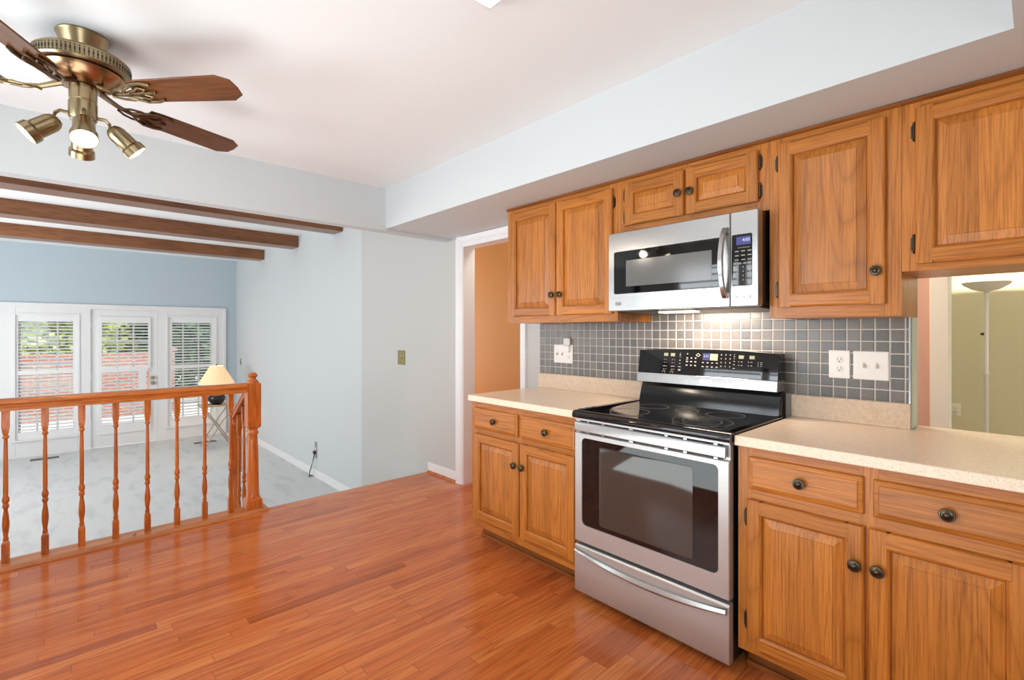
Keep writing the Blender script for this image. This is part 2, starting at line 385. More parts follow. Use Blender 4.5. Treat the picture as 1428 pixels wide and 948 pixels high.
# rooms beyond
struct(MB().box(-7.0, -1.4, 3.7, 3.8, -.06, 2.46).build('wall_hall', ORG))
struct(MB().box(-1.5, -1.4, YW + .115, 3.6, -.06, 2.46).build('wall_hall_end', ORG))
struct(MB().box(-7.1, -7.0, YW + .115, 3.8, -.06, 2.46).build('wall_hall_far', ORG))
d = MB().box(-1.4, -.42, 3.6, 3.7, -.06, 2.46).box(.75, 2.2, 3.6, 3.7, -.06, 2.46).box(-.42, .75, 3.6, 3.7, 2.15, 2.46)
struct(d.build('wall_dining', PINK))
c = MB().box(-.425, -.345, 3.58, 3.72, 0, 2.08).box(.68, .76, 3.58, 3.72, 0, 2.08).box(-.425, .76, 3.58, 3.72, 2.08, 2.16)
struct(c.build('trim_5', CREAM, bevel=.004))
y = MB().box(-1.4, 2.2, 6.6, 6.7, -.06, 2.46).box(-1.5, -1.4, 3.7, 6.7, -.06, 2.46).box(2.1, 2.2, YW + .115, 6.7, -.06, 2.46)
struct(y.build('wall_yellow_room', YEL))
# far wall of the sunken room
b = MB().box(XB - .15, XB, -2.7, YL + .25, 1.73, ZLC).box(XB - .15, XB, 2.216, YL + .25, ZL, 1.73).box(XB - .15, XB, -2.7, -1.0, ZL, 1.73)
struct(b.build('wall_back', BLUE))
A = (-.50, .178, -.285, 1.56); Dr = (.335, 1.205, ZL, 1.668); B = (1.345, 2.05, -.32, 1.565)
t = MB()
for y0, y1 in ((-1.0, A[0]), (A[1], Dr[0]), (Dr[1], B[0]), (B[1], 2.216)): t.box(XB - .15, XB + .015, y0, y1, ZL, 1.73)
for (y0, y1, z0, z1) in (A, Dr, B):
    t.box(XB - .15, XB + .015, y0, y1, z1, 1.73)
    if z0 > ZL: t.box(XB - .15, XB + .015, y0, y1, ZL, z0)
t.box(XB + .015, XB + .032, -1.0, 2.226, 1.70, 1.745).box(XB + .015, XB + .03, 2.18, 2.226, ZL, 1.70)
for (y0, y1, z0, z1) in (A, B):
    t.box(XB + .015, XB + .03, y0 - .03, y0, z0 - .03, z1 + .03).box(XB + .015, XB + .03, y1, y1 + .03, z0 - .03, z1 + .03)
    t.box(XB + .015, XB + .03, y0, y1, z1, z1 + .03).box(XB + .015, XB + .045, y0 - .03, y1 + .03, z0 - .03, z0)
struct(t.build('trim_1', WHT, bevel=.003))

def louvers(mb, y0, y1, z0, z1, xc, tilt=17, pitch=.0485, wdt=.056):
    n = max(2, int((z1 - z0) / pitch)); p = (z1 - z0) / n
    for i in range(n):
        z = z0 + (i + .5) * p; M = Matrix.Translation((xc, 0, z)) @ Matrix.Rotation(R(tilt), 4, 'Y')
        pts = [(-wdt / 2, 0), (-wdt / 3, -.005), (wdt / 3, -.005), (wdt / 2, 0), (wdt / 3, .005), (-wdt / 3, .005)]
        mb.prism(pts, lambda a, q, tt: M @ Vector((a, 0, q)) + Vector((0, tt, 0)), y0, y1)
def window(n, rect, Y):
    y0, y1, z0, z1 = rect
    o = MB(); X0, X1 = XB - .13, XB - .09
    o.box(X0, X1, y0, y0 + .05, z0, z1).box(X0, X1, y1 - .05, y1, z0, z1).box(X0, X1, y0 + .05, y1 - .05, z0, z0 + .05).box(X0, X1, y0 + .05, y1 - .05, z1 - .05, z1)
    for k in (1, 2):
        yy = y0 + (y1 - y0) * k / 3; o.box(X0 + .01, X1 - .01, yy - .011, yy + .011, z0 + .05, z1 - .05)
    for k in range(1, 5):
        zz = z0 + (z1 - z0) * k / 5; o.box(X0 + .012, X1 - .012, y0 + .05, y1 - .05, zz - .009, zz + .009)
    f = struct(o.build('window_%d' % n, WHT))
    MB().box(X0 + .018, X0 + .022, y0 + .05, y1 - .05, z0 + .05, z1 - .05).build('pane', GLS, f, smooth=False)
    s = MB(); a, e = XB - .03, XB + .004
    zm = .70; zt = 1.468; zb = -.175
    s.box(a, e, y0, Y[0], z0, z1).box(a, e, Y[1], y1, z0, z1)
    s.box(a, e, Y[0], Y[1], zt, z1).box(a, e, Y[0], Y[1], z0, zb).box(a, e, Y[0], Y[1], zm - .028, zm + .034)
    sf = s.build('shutter_frame', SHUT, f, bevel=.002)
    l = MB(); louvers(l, Y[0] + .001, Y[1] - .001, zb, zm - .028, XB - .013); louvers(l, Y[0] + .001, Y[1] - .001, zm + .034, zt, XB - .013)
    l.build('louvers', SHUT, sf, smooth=False)
    return f
window(1, A, (-.472, .129)); window(2, B, (1.405, 2.0))
# door between the windows
dr = struct(MB().box(XB - .06, XB - .02, Dr[0] + .004, .46, ZL + .012, 1.664).box(XB - .06, XB - .02, 1.085, Dr[1] - .004, ZL + .012, 1.664)
            .box(XB - .06, XB - .02, .46, 1.085, 1.48, 1.664).box(XB - .06, XB - .02, .46, 1.085, ZL + .012, -.19).build('door_1', WHT, bevel=.003))
MB().box(XB - .046, XB - .042, .46, 1.085, -.19, 1.48).build('pane', GLS, dr, smooth=False)
g = MB()
for k in (1, 2):
    yy = .46 + .625 * k / 3; g.box(XB - .055, XB - .034, yy - .010, yy + .010, -.19, 1.48)
for k in range(1, 5):
    zz = -.19 + 1.67 * k / 5; g.box(XB - .053, XB - .036, .46, 1.085, zz - .008, zz + .008)
g.build('glazing_bars', WHT, dr)
s = MB(); a, e = XB - .02, XB + .012
s.box(a, e, .425, .471, -.34, 1.555).box(a, e, 1.07, 1.105, .70, 1.555).box(a, e, .471, 1.07, 1.455, 1.555).box(a, e, .471, 1.07, .655, .735)
s.box(a, e, .94, 1.04, .33, .655).box(a, e, 1.06, 1.105, -.34, .33).box(a, e, .94, 1.06, .30, .34).box(a, e, .471, 1.06, -.34, -.19)
sf = s.build('shutter_frame', SHUT, dr, bevel=.002)
l = MB(); louvers(l, .472, 1.069, .736, 1.454, XB - .004); louvers(l, .472, .939, .34, .654, XB - .004); louvers(l, .472, 1.059, -.19, .30, XB - .004)
l.build('louvers', SHUT, sf, smooth=False)
for z in (.535, .445):
    MB().lathe([(.030, 0), (.030, .006), (.012, .008), (.012, .03), (.026, .038), (.029, .05), (.022, .064), (0, .066)], (XB - .02, 1.135, z), (1, 0, 0), 18).build('lock', IRON, dr)
h = MB()
for z in (1.42, .60, -.33): h.box(XB - .022, XB - .004, Dr[0] - .004, Dr[0] + .014, z - .045, z + .045)
h.build('hinge', SHUT, dr)

# baseboards and doorway casing
struct(MB().box(XB, -5.01, YL - .014, YL, ZL, ZL + .10).build('baseboard_sunken', WHT, bevel=.004))
bb = struct(MB().box(-3.885, DX0 - .085, YW - .014, YW, .018, .095).build('baseboard_kitchen', WHT, bevel=.004))
MB().prism([(YW, 0), (YW - .026, 0), (YW - .022, .013), (YW - .014, .019), (YW, .019)], YZ, -3.885, DX0 - .085).build('shoe_molding', RY, bb)
cs = MB()
cprof = [(0, 0), (0, .010), (.012, .012), (.02, .018), (.06, .016), (.072, .02), (.085, .02), (.085, 0)]
cs.prism(cprof, lambda u, q, tt: (DX0 + .008 - u, YW - q, tt), 0, DZ + .075)
cs.prism([(u * .72, q) for u, q in cprof], lambda u, q, tt: (DX1 - .008 + u, YW - q, tt), 0, DZ + .075)
cs.prism([(u * .85, q) for u, q in cprof], lambda u, q, tt: (tt, YW - q, DZ - .002 + u), DX0 - .075, DX1 + .052)
cs.box(DX0, DX0 + .016, YW - .004, YW + .119, 0, DZ).box(DX1 - .016, DX1, YW - .004, YW + .119, 0, DZ).box(DX0 + .016, DX1 - .016, YW - .004, YW + .119, DZ - .016, DZ)
struct(cs.build('trim_2', WHT))

# ceiling beams and steps
for i, x in enumerate((-5.49, -6.93, -8.47)):
    b = MB().box(x - .25, x, -2.6, YL - .002, 2.475, ZLC).build('ceiling_beam', BM, bevel=.004); struct(b)
    tag(b, ['brown oak ceiling beam closest to the white header', 'brown oak ceiling beam, second of three behind the header', 'brown oak ceiling beam nearest the blue back wall'][i])
struct(MB().box(-4.18, XE, 1.06, YW, ZL, -.185).build('floor_stair_step', CARP, bevel=.012))
struct(MB().box(-4.46, -4.18, 1.06, YW, ZL, -.368).build('floor_stair_tread', CARP, bevel=.012))

# ------------------------------------------------------------------ cabinets
FR = [(0, 0), (0, .012), (.003, .0165), (.008, .019), (.046, .019), (.051, .016), (.055, .011), (.055, 0)]
def knob(parent, x, yf, z):
    MB().lathe([(.007, 0), (.007, .007), (.0095, .010), (.0185, .0125), (.0195, .016), (.0180, .0195), (.0150, .0198), (.0135, .0182), (.0095, .0195), (.0075, .0225), (.003, .0245), (0, .025)], (x, yf, z), (0, -1, 0), 22).build('knob', BRZ, parent)
def hinge(parent, x, yf, z, side):
    m = MB().lathe([(.0015, -.034), (.004, -.031), (.0025, -.028), (.0045, -.026), (.0045, .026), (.0025, .028), (.004, .031), (.0015, .034)], (x, yf - .006, z), (0, 0, 1), 10)
    m.prism(rrect(x - .009 if side < 0 else x - .002, x + .002 if side < 0 else x + .009, z - .023, z + .023, .003, 3), XZ, yf - .0025, yf - .0002)
    m.build('hinge', BRZ, parent)
def door(cab, x0, x1, z0, z1, yf, kx=None, kz=None, hx=None, hz=(), w=.055, pb=.030):
    sc = w / .055; pr = [(u * sc, q) for u, q in FR]
    d = MB()
    d.prism(pr, lambda u, q, t: (x0 + u, yf - q, t), z0, z1); d.prism(pr, lambda u, q, t: (x1 - u, yf - q, t), z0, z1)
    d.mat(1); e = .0095 * sc
    d.prism(pr, lambda u, q, t: (t, yf - q, z1 - u), x0 + w - e, x1 - w + e); d.prism(pr, lambda u, q, t: (t, yf - q, z0 + u), x0 + w - e, x1 - w + e)
    o = d.build('door', [OV, OH], cab, ang=14)
    p = MB().rectprof(x0 + w - .006, x1 - w + .006, z0 + w - .006, z1 - w + .006, yf, [(0, .0005), (0, .003), (.009, .003), (.010, .0055), (.008 + pb, .0155), (.009 + pb, .0178)])
    p.build('panel', OP, o, smooth=False)
    if kx is not None: knob(o, kx, yf - .019, kz)
    for z in hz: hinge(o, hx, yf, z, -1 if abs(hx - x0) < abs(hx - x1) else 1)
    return o
def drawer(cab, x0, x1, z0, z1, yf, kx=None):
    o = MB().rectprof(x0, x1, z0, z1, yf, [(0, 0), (0, .010), (.003, .0135), (.014, .0165), (.016, .019), (.019, .0195)]).build('drawer', OH, cab, smooth=False)
    knob(o, kx if kx else (x0 + x1) / 2, yf - .0195, (z0 + z1) / 2)
    return o
def carcass(cab, x0, x1, y0, y1, z0, z1, m=OV):
    c = MB().box(x0, x0 + .016, y0, y1, z0, z1).box(x1 - .016, x1, y0, y1, z0, z1).mat(1)
    c.box(x0 + .016, x1 - .016, y0, y1, z0, z0 + .016).box(x0 + .016, x1 - .016, y0, y1, z1 - .016, z1).box(x0 + .016, x1 - .016, y1 - .008, y1, z0 + .016, z1 - .016)
    return c.build('carcass', [m, OH], cab)
def frame(cab, x0, x1, z0, z1, y, stiles, rails):
    f = MB()
    for a, b in stiles: f.box(a, b, y, y + .018, z0, z1)
    f.mat(1); ss = sorted(stiles)
    for (a, b) in rails:
        for i in range(len(ss) - 1): f.box(ss[i][1], ss[i + 1][0], y + .0004, y + .018, a, b)
    return f.build('face_frame', [OV, OH], cab)
YF = 1.91
def base_cab(x0, x1, label, doors, drawers, stiles, kick=.10):
    c = T('base_cabinet', label, 'cabinet', (x0, YF, 0), 'oak base cabinets along the kitchen wall')
    carcass(c, x0, x1, YF + .018, YW - .002, kick, .875)
    frame(c, x0, x1, kick, .875, YF, stiles, [(kick, .165), (.665, .72), (.83, .875)])
    MB().box(x0 + .004, x1 - .004, YF + .085, YF + .10, .001, kick).build('toe_kick', OD, c)
    MB().box(x0 + .004, x1 - .004, YF + .073, YF + .0845, .001, .022).build('shoe_molding', OD, c)
    for a in doors: door(c, *a[:4], YF, *a[4:])
    for a in drawers: drawer(c, *a[:4], YF, *a[4:])
    return c
base_cab(-2.44, -1.578, 'oak base cabinet between the doorway and the stove', [
    (-2.403, -1.997, .152, .678, -2.027, .55, -2.408, (.60, .215)), (-1.989, -1.59, .152, .678, -1.962, .55, -1.585, (.60, .215))],
    [(-2.403, -2.009, .71, .838, -2.205), (-1.981, -1.588, .71, .838, -1.783)], [(-2.44, -2.39), (-2.02, -1.97), (-1.60, -1.578)])
base_cab(-.788, .40, 'wide oak base cabinet on the side of the stove with the pass-through counter', [
    (-.752, -.385, .126, .680, -.409, .554, -.757, (.61, .222)), (-.374, -.008, .126, .680, -.349, .556, -.003, (.61, .222)), (.02, .375, .126, .680, .05, .555)],
    [(-.745, -.388, .72, .84, -.57), (-.362, -.006, .72, .838, -.184), (.02, .372, .72, .838)], [(-.788, -.735), (-.40, -.35), (-.02, .03), (.36, .40)])
YU = 2.196
def wall_cab(name_label, x0, x1, z0, doors, stiles, rails=None, carc=OV):
    c = T('wall_cabinet', name_label, 'cabinet', (x0, YU, z0), 'oak wall cabinets under the soffit')
    carcass(c, x0, x1, YU + .018, YW - .001, z0, ZS - .002, carc)
    frame(c, x0, x1, z0, ZS - .002, YU, stiles, [(z0, z0 + .055), (ZS - .06, ZS - .002)])
    MB().prism([(YU, ZS - .002), (YU - .010, ZS - .002), (YU - .010, ZS - .010), (YU - .004, ZS - .016), (YU, ZS - .018)], YZ, x0 - (.006 if x0 < -2 else 0), x1).build('crown_strip', OD, c)
    for a in doors: door(c, *a[:4], YU, *a[4:])
    return c
wall_cab('tall two-door oak wall cabinet next to the doorway', -2.417, -1.541, 1.366, [
    (-2.382, -1.979, 1.408, 2.083, -2.001, 1.531, None, ()), (-1.972, -1.568, 1.408, 2.083, -1.935, 1.530, -1.563, (2.008, 1.48))],
    [(-2.417, -2.37), (-2.0, -1.95), (-1.59, -1.541)])
wall_cab('short two-door oak wall cabinet above the microwave', -1.540, -.777, 1.823, [
    (-1.490, -1.157, 1.866, 2.082, -1.181, 1.973, -1.495, (2.03, 1.915), .055, .026), (-1.145, -.818, 1.866, 2.082, -1.121, 1.97, -.813, (2.032, 1.911), .055, .026)],
    [(-1.540, -1.47), (-1.17, -1.13), (-.84, -.777)])
wall_cab('single-door oak wall cabinet above the outlet and switch plates', -.776, -.337, 1.366, [
    (-.740, -.380, 1.410, 2.083, -.407, 1.53, -.745, (2.007, 1.483))], [(-.776, -.72), (-.40, -.337)])
wall_cab('oak wall cabinet hung above the pass-through opening', -.336, .56, 1.522, [
    (-.297, .10, 1.545, 2.085, .07, 1.63, -.302, (2.007, 1.615)), (.12, .52, 1.545, 2.085, .15, 1.63)], [(-.336, -.28), (.08, .14), (.50, .56)])

# countertops
def counter(label, outline, splash):
    x0 = outline[0][0]; c = T('countertop', label, 'countertop', (x0, 1.885, .876), 'speckled quartz countertops')
    MB().prism(outline, XY, .8765, .914).build('slab', GR, c, bevel=.004)
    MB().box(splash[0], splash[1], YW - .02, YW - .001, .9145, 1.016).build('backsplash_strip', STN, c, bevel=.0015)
    return c
counter('cream speckled countertop between the doorway and the stove', [(-2.452, 1.884), (-1.572, 1.884), (-1.572, YW - .001), (-2.452, YW - .001)], (-2.445, -1.572))
counter('cream speckled countertop running through the pass-through', [(-.794, 1.884), (.41, 1.884), (.41, YW - .001), (.55, YW - .001), (.55, 2.665), (-.352, 2.665), (-.352, YW - .001), (-.794, YW - .001)], (-.794, -.357))
tb = MB().box(-2.437, -.364, YW - .008, YW - .0005, 1.0165, 1.42).build('tile_backsplash', TILE, org=(0, 0, 0), smooth=False)
tag(tb, 'grey square tile backsplash behind the stove', 'backsplash')
MB().box(-.3635, -.3575, YW - .011, YW - .0005, 1.0165, 1.366).build('edge_trim', SSH, tb)

# ------------------------------------------------------------------ stove
RX0, RX1 = -1.566, -.801
st = T('stove', 'stainless steel electric stove with a black glass cooktop', 'stove', ((RX0 + RX1) / 2, 2.2, 0))
MB().box(RX0 + .004, RX1 - .004, 1.905, 2.50, .035, .886).build('body', BPL, st)
for x in (RX0 + .06, RX1 - .06):
    for yy in (1.97, 2.44): MB().lathe([(.018, .001), (.018, .012), (.008, .014), (.008, .036)], (x, yy, 0), (0, 0, 1), 12).build('levelling_foot', BPL, st)
ct = MB()
cp = [(1.862, .8865), (1.856, .890), (1.853, .898), (1.8535, .906), (1.857, .914), (1.864, .9195), (1.874, .922), (1.884, .9225), (1.892, .9215), (1.90, .9198), (2.415, .9198), (2.415, .8865)]
ct.prism(cp, YZ, RX0 - .004, RX1 + .004); 
ct.box(RX0 - .006, RX0 + .022, 1.90, 2.41, .9185, .9235).box(RX1 - .022, RX1 + .006, 1.90, 2.41, .9185, .9235)
cto = ct.build('cooktop', BGL, st, ang=50)
def ring(x, y, r, w=.0022):
    m = MB(); L = [[(x + rr * math.cos(2 * math.pi * i / 56), y + rr * math.sin(2 * math.pi * i / 56), .9202 + dz) for i in range(56)] for rr, dz in ((r - w, 0), (r - w, .0003), (r, .0003), (r, 0))]
    m.rings(L, False, False).build('burner_ring', RING, cto)
for x, y, r in ((-1.37, 2.05, .095), (-1.00, 2.05, .125), (-1.00, 2.05, .082), (-1.37, 2.27, .078), (-1.00, 2.28, .085), (-1.185, 2.27, .055)): ring(x, y, r)
# backguard: black riser, steel strip, tilted control panel
bgp = MB().prism([(2.416, .915), (2.455, 1.03), (2.46, 1.03), (2.505, 1.03), (2.505, .60), (2.45, .60), (2.416, .885)], YZ, RX0 + .012, RX1 - .012)
bgp.build('backguard', BLK, st, bevel=.004)
def panel_y(z): return 2.398 + (z - 1.03) * .16
cpn = MB()
N = 12; pr = []
for i in range(N + 1):
    x = RX0 + .016 + (RX1 - RX0 - .032) * i / N; zt = 1.206 + .012 * (1 - (2 * i / N - 1) ** 2); pr.append((x, zt))
loop = lambda yy: [(pr[0][0], panel_y(1.083) + yy, 1.083)] + [(pr[-1][0], panel_y(1.083) + yy, 1.083)] + [(x, panel_y(z) + yy, z) for x, z in reversed(pr)]
cpn.rings([loop(.0), loop(.004), [(x, 2.50, z) for x, _, z in loop(0)]])
def onpanel(mb, x0, x1, z0, z1, off=.0012): mb.prism([(x0, z0), (x1, z0), (x1, z1), (x0, z1)], lambda p, q, t: (p, panel_y(q) + t, q), -off, .001)
cpn.mat(1)
def mk(x, z, w, h): onpanel(cpn, x - w * .38, x + w * .38, z - h * .4, z + h * .4, .0008)
for x in (-1.392, -1.345):
    for z, w in ((1.160, .006), (1.143, .006), (1.124, .018), (1.108, .010)): mk(x, z, w, .005); mk(x + .012, z, w * .6, .004)
    mk(x - .007, 1.092, .003, .010); mk(x + .007, 1.092, .003, .010); mk(x, 1.0985, .017, .003)
for z, w, h in ((1.196, .006, .004), (1.186, .010, .005), (1.175, .006, .004), (1.158, .008, .004), (1.141, .010, .004), (1.124, .018, .005), (1.107, .018, .010)): mk(-1.302, z, w, h)
for i in range(3):
    for z, w in ((1.172, .011), (1.153, .014), (1.134, .013)): mk(-1.262 + .023 * i, z, w, .008)
mk(-1.262, 1.193, .009, .007); mk(-1.262, 1.1625, .018, .003)
for i in range(4): mk(-1.175 + .024 * i, 1.151, .013, .006); mk(-1.175 + .024 * i, 1.131, .014, .006)
for i in range(3):
    for j in range(4): mk(-1.082 + .022 * i, 1.194 - .019 * j, .005, .007)
for z, w in ((1.197, .005), (1.187, .009), (1.177, .006), (1.164, .010), (1.148, .010), (1.130, .014)): mk(-1.018, z, w, .004)
for x in (-.988, -.942):
    for z in (1.163, 1.146): mk(x - .008, z, .006, .004); mk(x + .006, z, .010, .004)
for z in (1.163, 1.155, 1.146): mk(-.906, z, .005, .004); mk(-.892, z, .012, .003)
cp_o = cpn.build('control_panel', [BGL, MARK], st, ang=30)
sl = MB().prism([(panel_y(1.03) - .004, 1.032), (panel_y(1.083) - .003, 1.083), (2.50, 1.083), (2.50, 1.032)], YZ, RX0 + .014, RX1 - .014)
sto = sl.build('steel_strip', SS, st, bevel=.002)
MB().prism(rrect(-1.185, -1.118, 1.047, 1.066, .006), lambda p, q, t: (p, panel_y(q) - .004 + t, q), -.0016, .001).build('badge', SSH, sto, bevel=.0005)
PT = math.degrees(math.atan(.16))
m = MB(); onpanel(m, -1.178, -1.140, 1.164, 1.199); dsp = m.build('display', LED, cp_o, smooth=False)
text('clock_digits', '2:51', .017, LEDW, dsp, (-1.159, panel_y(1.184) - .002, 1.184), rot=(90 - PT, 0, 0))
m = MB(); onpanel(m, -1.139, -1.100, 1.164, 1.197); m.build('display', LCD, cp_o, smooth=False)
for x in (-1.385, -1.345, -.985, -.935):
    m = MB(); onpanel(m, x - .012, x + .012, 1.178, 1.194); m.build('burner_display', LCD, cp_o, smooth=False)
for r_, nm in ((.0135, MARK),):
    q = MB(); cx, cz = -1.203, 1.188
    dm = lambda k: [(cx - .014 * k, panel_y(cz) - .0014, cz), (cx, panel_y(cz) - .0014, cz - .010 * k), (cx + .014 * k, panel_y(cz) - .0014, cz), (cx, panel_y(cz) - .0014, cz + .010 * k)]
    q.rings([dm(.6), dm(1.0), [(x, yy + .002, z) for x, yy, z in dm(1.0)]], False, False).build('diamond_mark', MARK, cp_o, smooth=False)
# oven door: steel frame around black glass
YD = 1.866
dz0, dz1 = .283, .884
dmesh = MB()
outer = rrect(RX0 + .003, RX1 - .003, dz0, .815, .004, 8)
gx0, gx1, gz0, gz1 = -1.519, -.846, .372, .793
inner = rrect(gx0, gx1, gz0, gz1, .022, 8)
inner = [(x, z - (.022 * (1 - ((x - (gx0 + gx1) / 2) / ((gx1 - gx0) / 2)) ** 2) if z < .5 else 0)) for x, z in inner]
def lp(P, yy): return [(x, yy, z) for x, z in P]
dmesh.rings([lp(outer, 1.903), lp(outer, YD + .003), lp(rrect(RX0 + .006, RX1 - .006, dz0 + .003, .812, .004, 8), YD), lp(inner, YD), lp(inner, YD + .006)], True, False)
dmesh.box(RX0 + .003, RX1 - .003, YD + .012, 1.903, .8155, .884)
dmesh.box(RX0 + .003, RX1 - .003, YD + .004, YD + .013, .876, .884)
od = dmesh.build('oven_door', SSR, st, smooth=True, ang=25)
dark = MB().box(RX0 + .03, RX1 - .03, YD + .0105, YD + .0118, .8165, .8755).build('vent_slot', DKS, od)
# bottom of the glass follows a shallow bow
gl = MB(); P = [(x, z) for x, z in inner]
gl.rings([lp(P, YD + .009), lp(P, YD + .004)], True, True); glo = gl.build('door_glass', BGL, od, smooth=False)
wn = MB().rings([lp(rrect(-1.416, -.952, .390, .763, .012), YD + .0045), lp(rrect(-1.416, -.952, .390, .763, .012), YD + .0032), lp(rrect(-1.413, -.955, .393, .760, .010), YD + .0028)])
wn.build('oven_window', OWIN, glo, ang=20)
hb = MB()
hp = [(YD - .002, .8235), (YD - .009, .8245), (YD - .012, .828), (YD - .0135, .848), (YD - .012, .867), (YD - .009, .8705), (YD - .002, .8715)]
hb.prism(hp, YZ, RX0 + .012, RX1 - .012); hbo = hb.build('handle', SS, od, bevel=.0015)
for fx in (.115, .23, .43, .655, .765, .93):
    x = RX0 + (RX1 - RX0) * fx; wdd = .007 if fx != .43 else .011
    MB().box(x - wdd, x + wdd, YD - .004, YD + .0108, .8168, .8752).build('handle_tab', SSH, od)
# storage drawer with bowed grip
sd = MB().prism([(1.903, .036), (YD + .004, .036), (YD, .042), (YD - .001, .15), (YD, .258), (YD + .006, .266), (1.903, .266)], YZ, RX0 + .003, RX1 - .003).build('storage_drawer', SSR, st, bevel=.0015)
g = MB(); nn = 24; L = []
for i in range(nn + 1):
    u = i / nn; x = RX0 + .012 + (RX1 - RX0 - .024) * u; zc = .240 - .034 * (1 - (2 * u - 1) ** 2) ; hh = .006 + .006 * (1 - (2 * u - 1) ** 2) + .004 * u
    L.append([(x, YD - .0012, zc + hh + .004), (x, YD - .012, zc + hh), (x, YD - .016, zc - hh * .3), (x, YD - .010, zc - hh), (x, YD - .0012, zc - hh - .002)])
g.rings(L).build('grip', SS, sd)

# ------------------------------------------------------------------ microwave
MX0, MX1, MZ0, MZ1, YM = -1.532, -.786, 1.415, 1.816, 2.100
mw = T('microwave', 'stainless steel microwave mounted above the stove', 'microwave', ((MX0 + MX1) / 2, 2.3, MZ0))
MB().box(MX0 + .004, MX1 - .001, YM + .045, YW - .013, MZ0 + .012, MZ1).build('body', BPL, mw, bevel=.003)
MB().prism([(YM + .03, MZ0 + .004), (YM + .06, MZ0 - .004), (2.46, MZ0 - .012), (2.50, MZ0 + .0115), (YM + .03, MZ0 + .0115)], YZ, MX0 + .02, MX1 - .015).build('underside_panel', plain('dark_grey_metal', (.08, .075, .07, 1), .35, .8), mw)
def slab(mb, x0, x1, z0, z1, yf, yb, r=.008, k=4):
    P = rrect(x0, x1, z0, z1, r, k); Q = rrect(x0 + .003, x1 - .003, z0 + .003, z1 - .003, r * .7, k)
    mb.rings([lp(P, yb), lp(P, yf + .003), lp(Q, yf)]); return mb
XSP = -.9005
mdoor = slab(MB(), MX0, XSP - .001, MZ0, MZ1, YM, YM + .044, .006).build('door', SS, mw)
bgw = slab(MB(), -1.499, -.935, 1.500, 1.720, YM - .0012, YM + .001, .012).build('door_glass', BGL, mdoor)
slab(MB(), -1.426, -.978, 1.535, 1.671, YM - .0018, YM - .001, .006).build('window', MWIN, bgw) if False else slab(MB(), -1.426, -.978, 1.535, 1.671, YM - .0018, YM - .001, .006).build('mesh_window', MWIN, mdoor)
hl = MB(); L = []
for i in range(17):
    u = i / 16; z = 1.452 + .303 * u; o_ = .048 * (1 - (2 * u - 1) ** 2) ** .8 + .006; wd = .013
    yb = YM - o_; xs = -.921
    L.append([(xs - wd, yb + .003, z), (xs - wd * .6, yb - .004, z), (xs + wd * .6, yb - .004, z), (xs + wd, yb + .003, z), (xs + wd * .8, yb + .010, z), (xs - wd * .8, yb + .010, z)])
hl.rings(L).box(-.932, -.910, YM - .010, YM - .0005, 1.455, 1.475).box(-.932, -.910, YM - .010, YM - .0005, 1.732, 1.752)
hl.build('handle', SS, mdoor)
bd = slab(MB(), -1.490, -1.452, 1.444, 1.461, YM - .0018, YM - .0002, .006).build('badge', SSH, mdoor)
mp = slab(MB(), XSP + .001, MX1, MZ0, MZ1, YM, YM + .044, .006).build('control_column', SS, mw)
kp = slab(MB(), -.895, -.808, 1.500, 1.721, YM - .0014, YM + .001, .008).mat(1)
ds = MB().box(-.874, -.815, YM - .0024, YM - .0012, 1.674, 1.708).build('display', LED, mp, smooth=False)
text('clock_digits', '4:02', .018, LEDW, mp, (-.833, YM - .0030, 1.693))
kp.box(-.868, -.820, YM - .0022, YM - .001, 1.661, 1.663)
for i in range(3):
    for j in range(3): kp.box(-.880 + .026 * i, -.864 + .026 * i, YM - .0022, YM - .001, 1.645 - .018 * j, 1.650 - .018 * j)
    for j in range(4): kp.box(-.874 + .026 * i, -.870 + .026 * i, YM - .0022, YM - .001, 1.577 - .018 * j, 1.584 - .018 * j)
for i in range(4): kp.box(-.884 + .019 * i, -.872 + .019 * i, YM - .0022, YM - .001, 1.593, 1.599)
kp.build('keypad', [BGL, MARK], mp, ang=30)
for x in (-.874, -.847, -.820): MB().lathe([(.006, 0), (.006, .003), (.004, .005), (0, .0055)], (x, YM, 1.454), (0, -1, 0), 14).build('button', SSH, mp)
MB().box(-1.30, -1.12, YM + .10, YM + .17, MZ0 - .0125, MZ0 - .0065).build('cooktop_lamp', UND, mw)
area('cooktop_lamp_light', (-1.17, YM + .22, MZ0 - .02), (-1.15, 2.45, 1.0), .30, .06, 5.0, (1, .80, .65))

# ------------------------------------------------------------------ wall plates
def plate_base(name, label, cat, x0, x1, z0, z1, y, mat, group=None):
    return tag(slab(MB(), x0, x1, z0, z1, y - .006, y, .003).build(name, mat, org=((x0 + x1) / 2, y, z0)), label, cat, group)
def toggle(p, x, z, y, mat):
    MB().box(x - .005, x + .005, y - .0068, y - .0055, z - .013, z + .013).build('toggle_slot', PLT2, p)
    M = Matrix.Translation((x, y - .006, z)) @ Matrix.Rotation(R(28), 4, 'X')
    MB().box(-.0038, .0038, -.013, .001, -.006, .006, M).build('toggle', mat, p, bevel=.001)
def duplex(p, x, z, y, sl=True):
    for dz in (.0195, -.0195):
        MB().lathe([(.0165, 0), (.0165, .001), (.0155, .0015), (0, .0015)], (x, y - .0058, z + dz), (0, -1, 0), 20).build('receptacle', PLT, p)
        m = MB().box(x - .0075, x - .0055, y - .0078, y - .007, z + dz - .001, z + dz + .008).box(x + .0055, x + .0075, y - .0078, y - .007, z + dz, z + dz + .007)
        m.lathe([(.0028, 0), (.0028, .0008), (0, .0008)], (x, y - .007, z + dz - .007), (0, -1, 0), 10); m.build('slot', DKS, p)
YT = YW - .0082
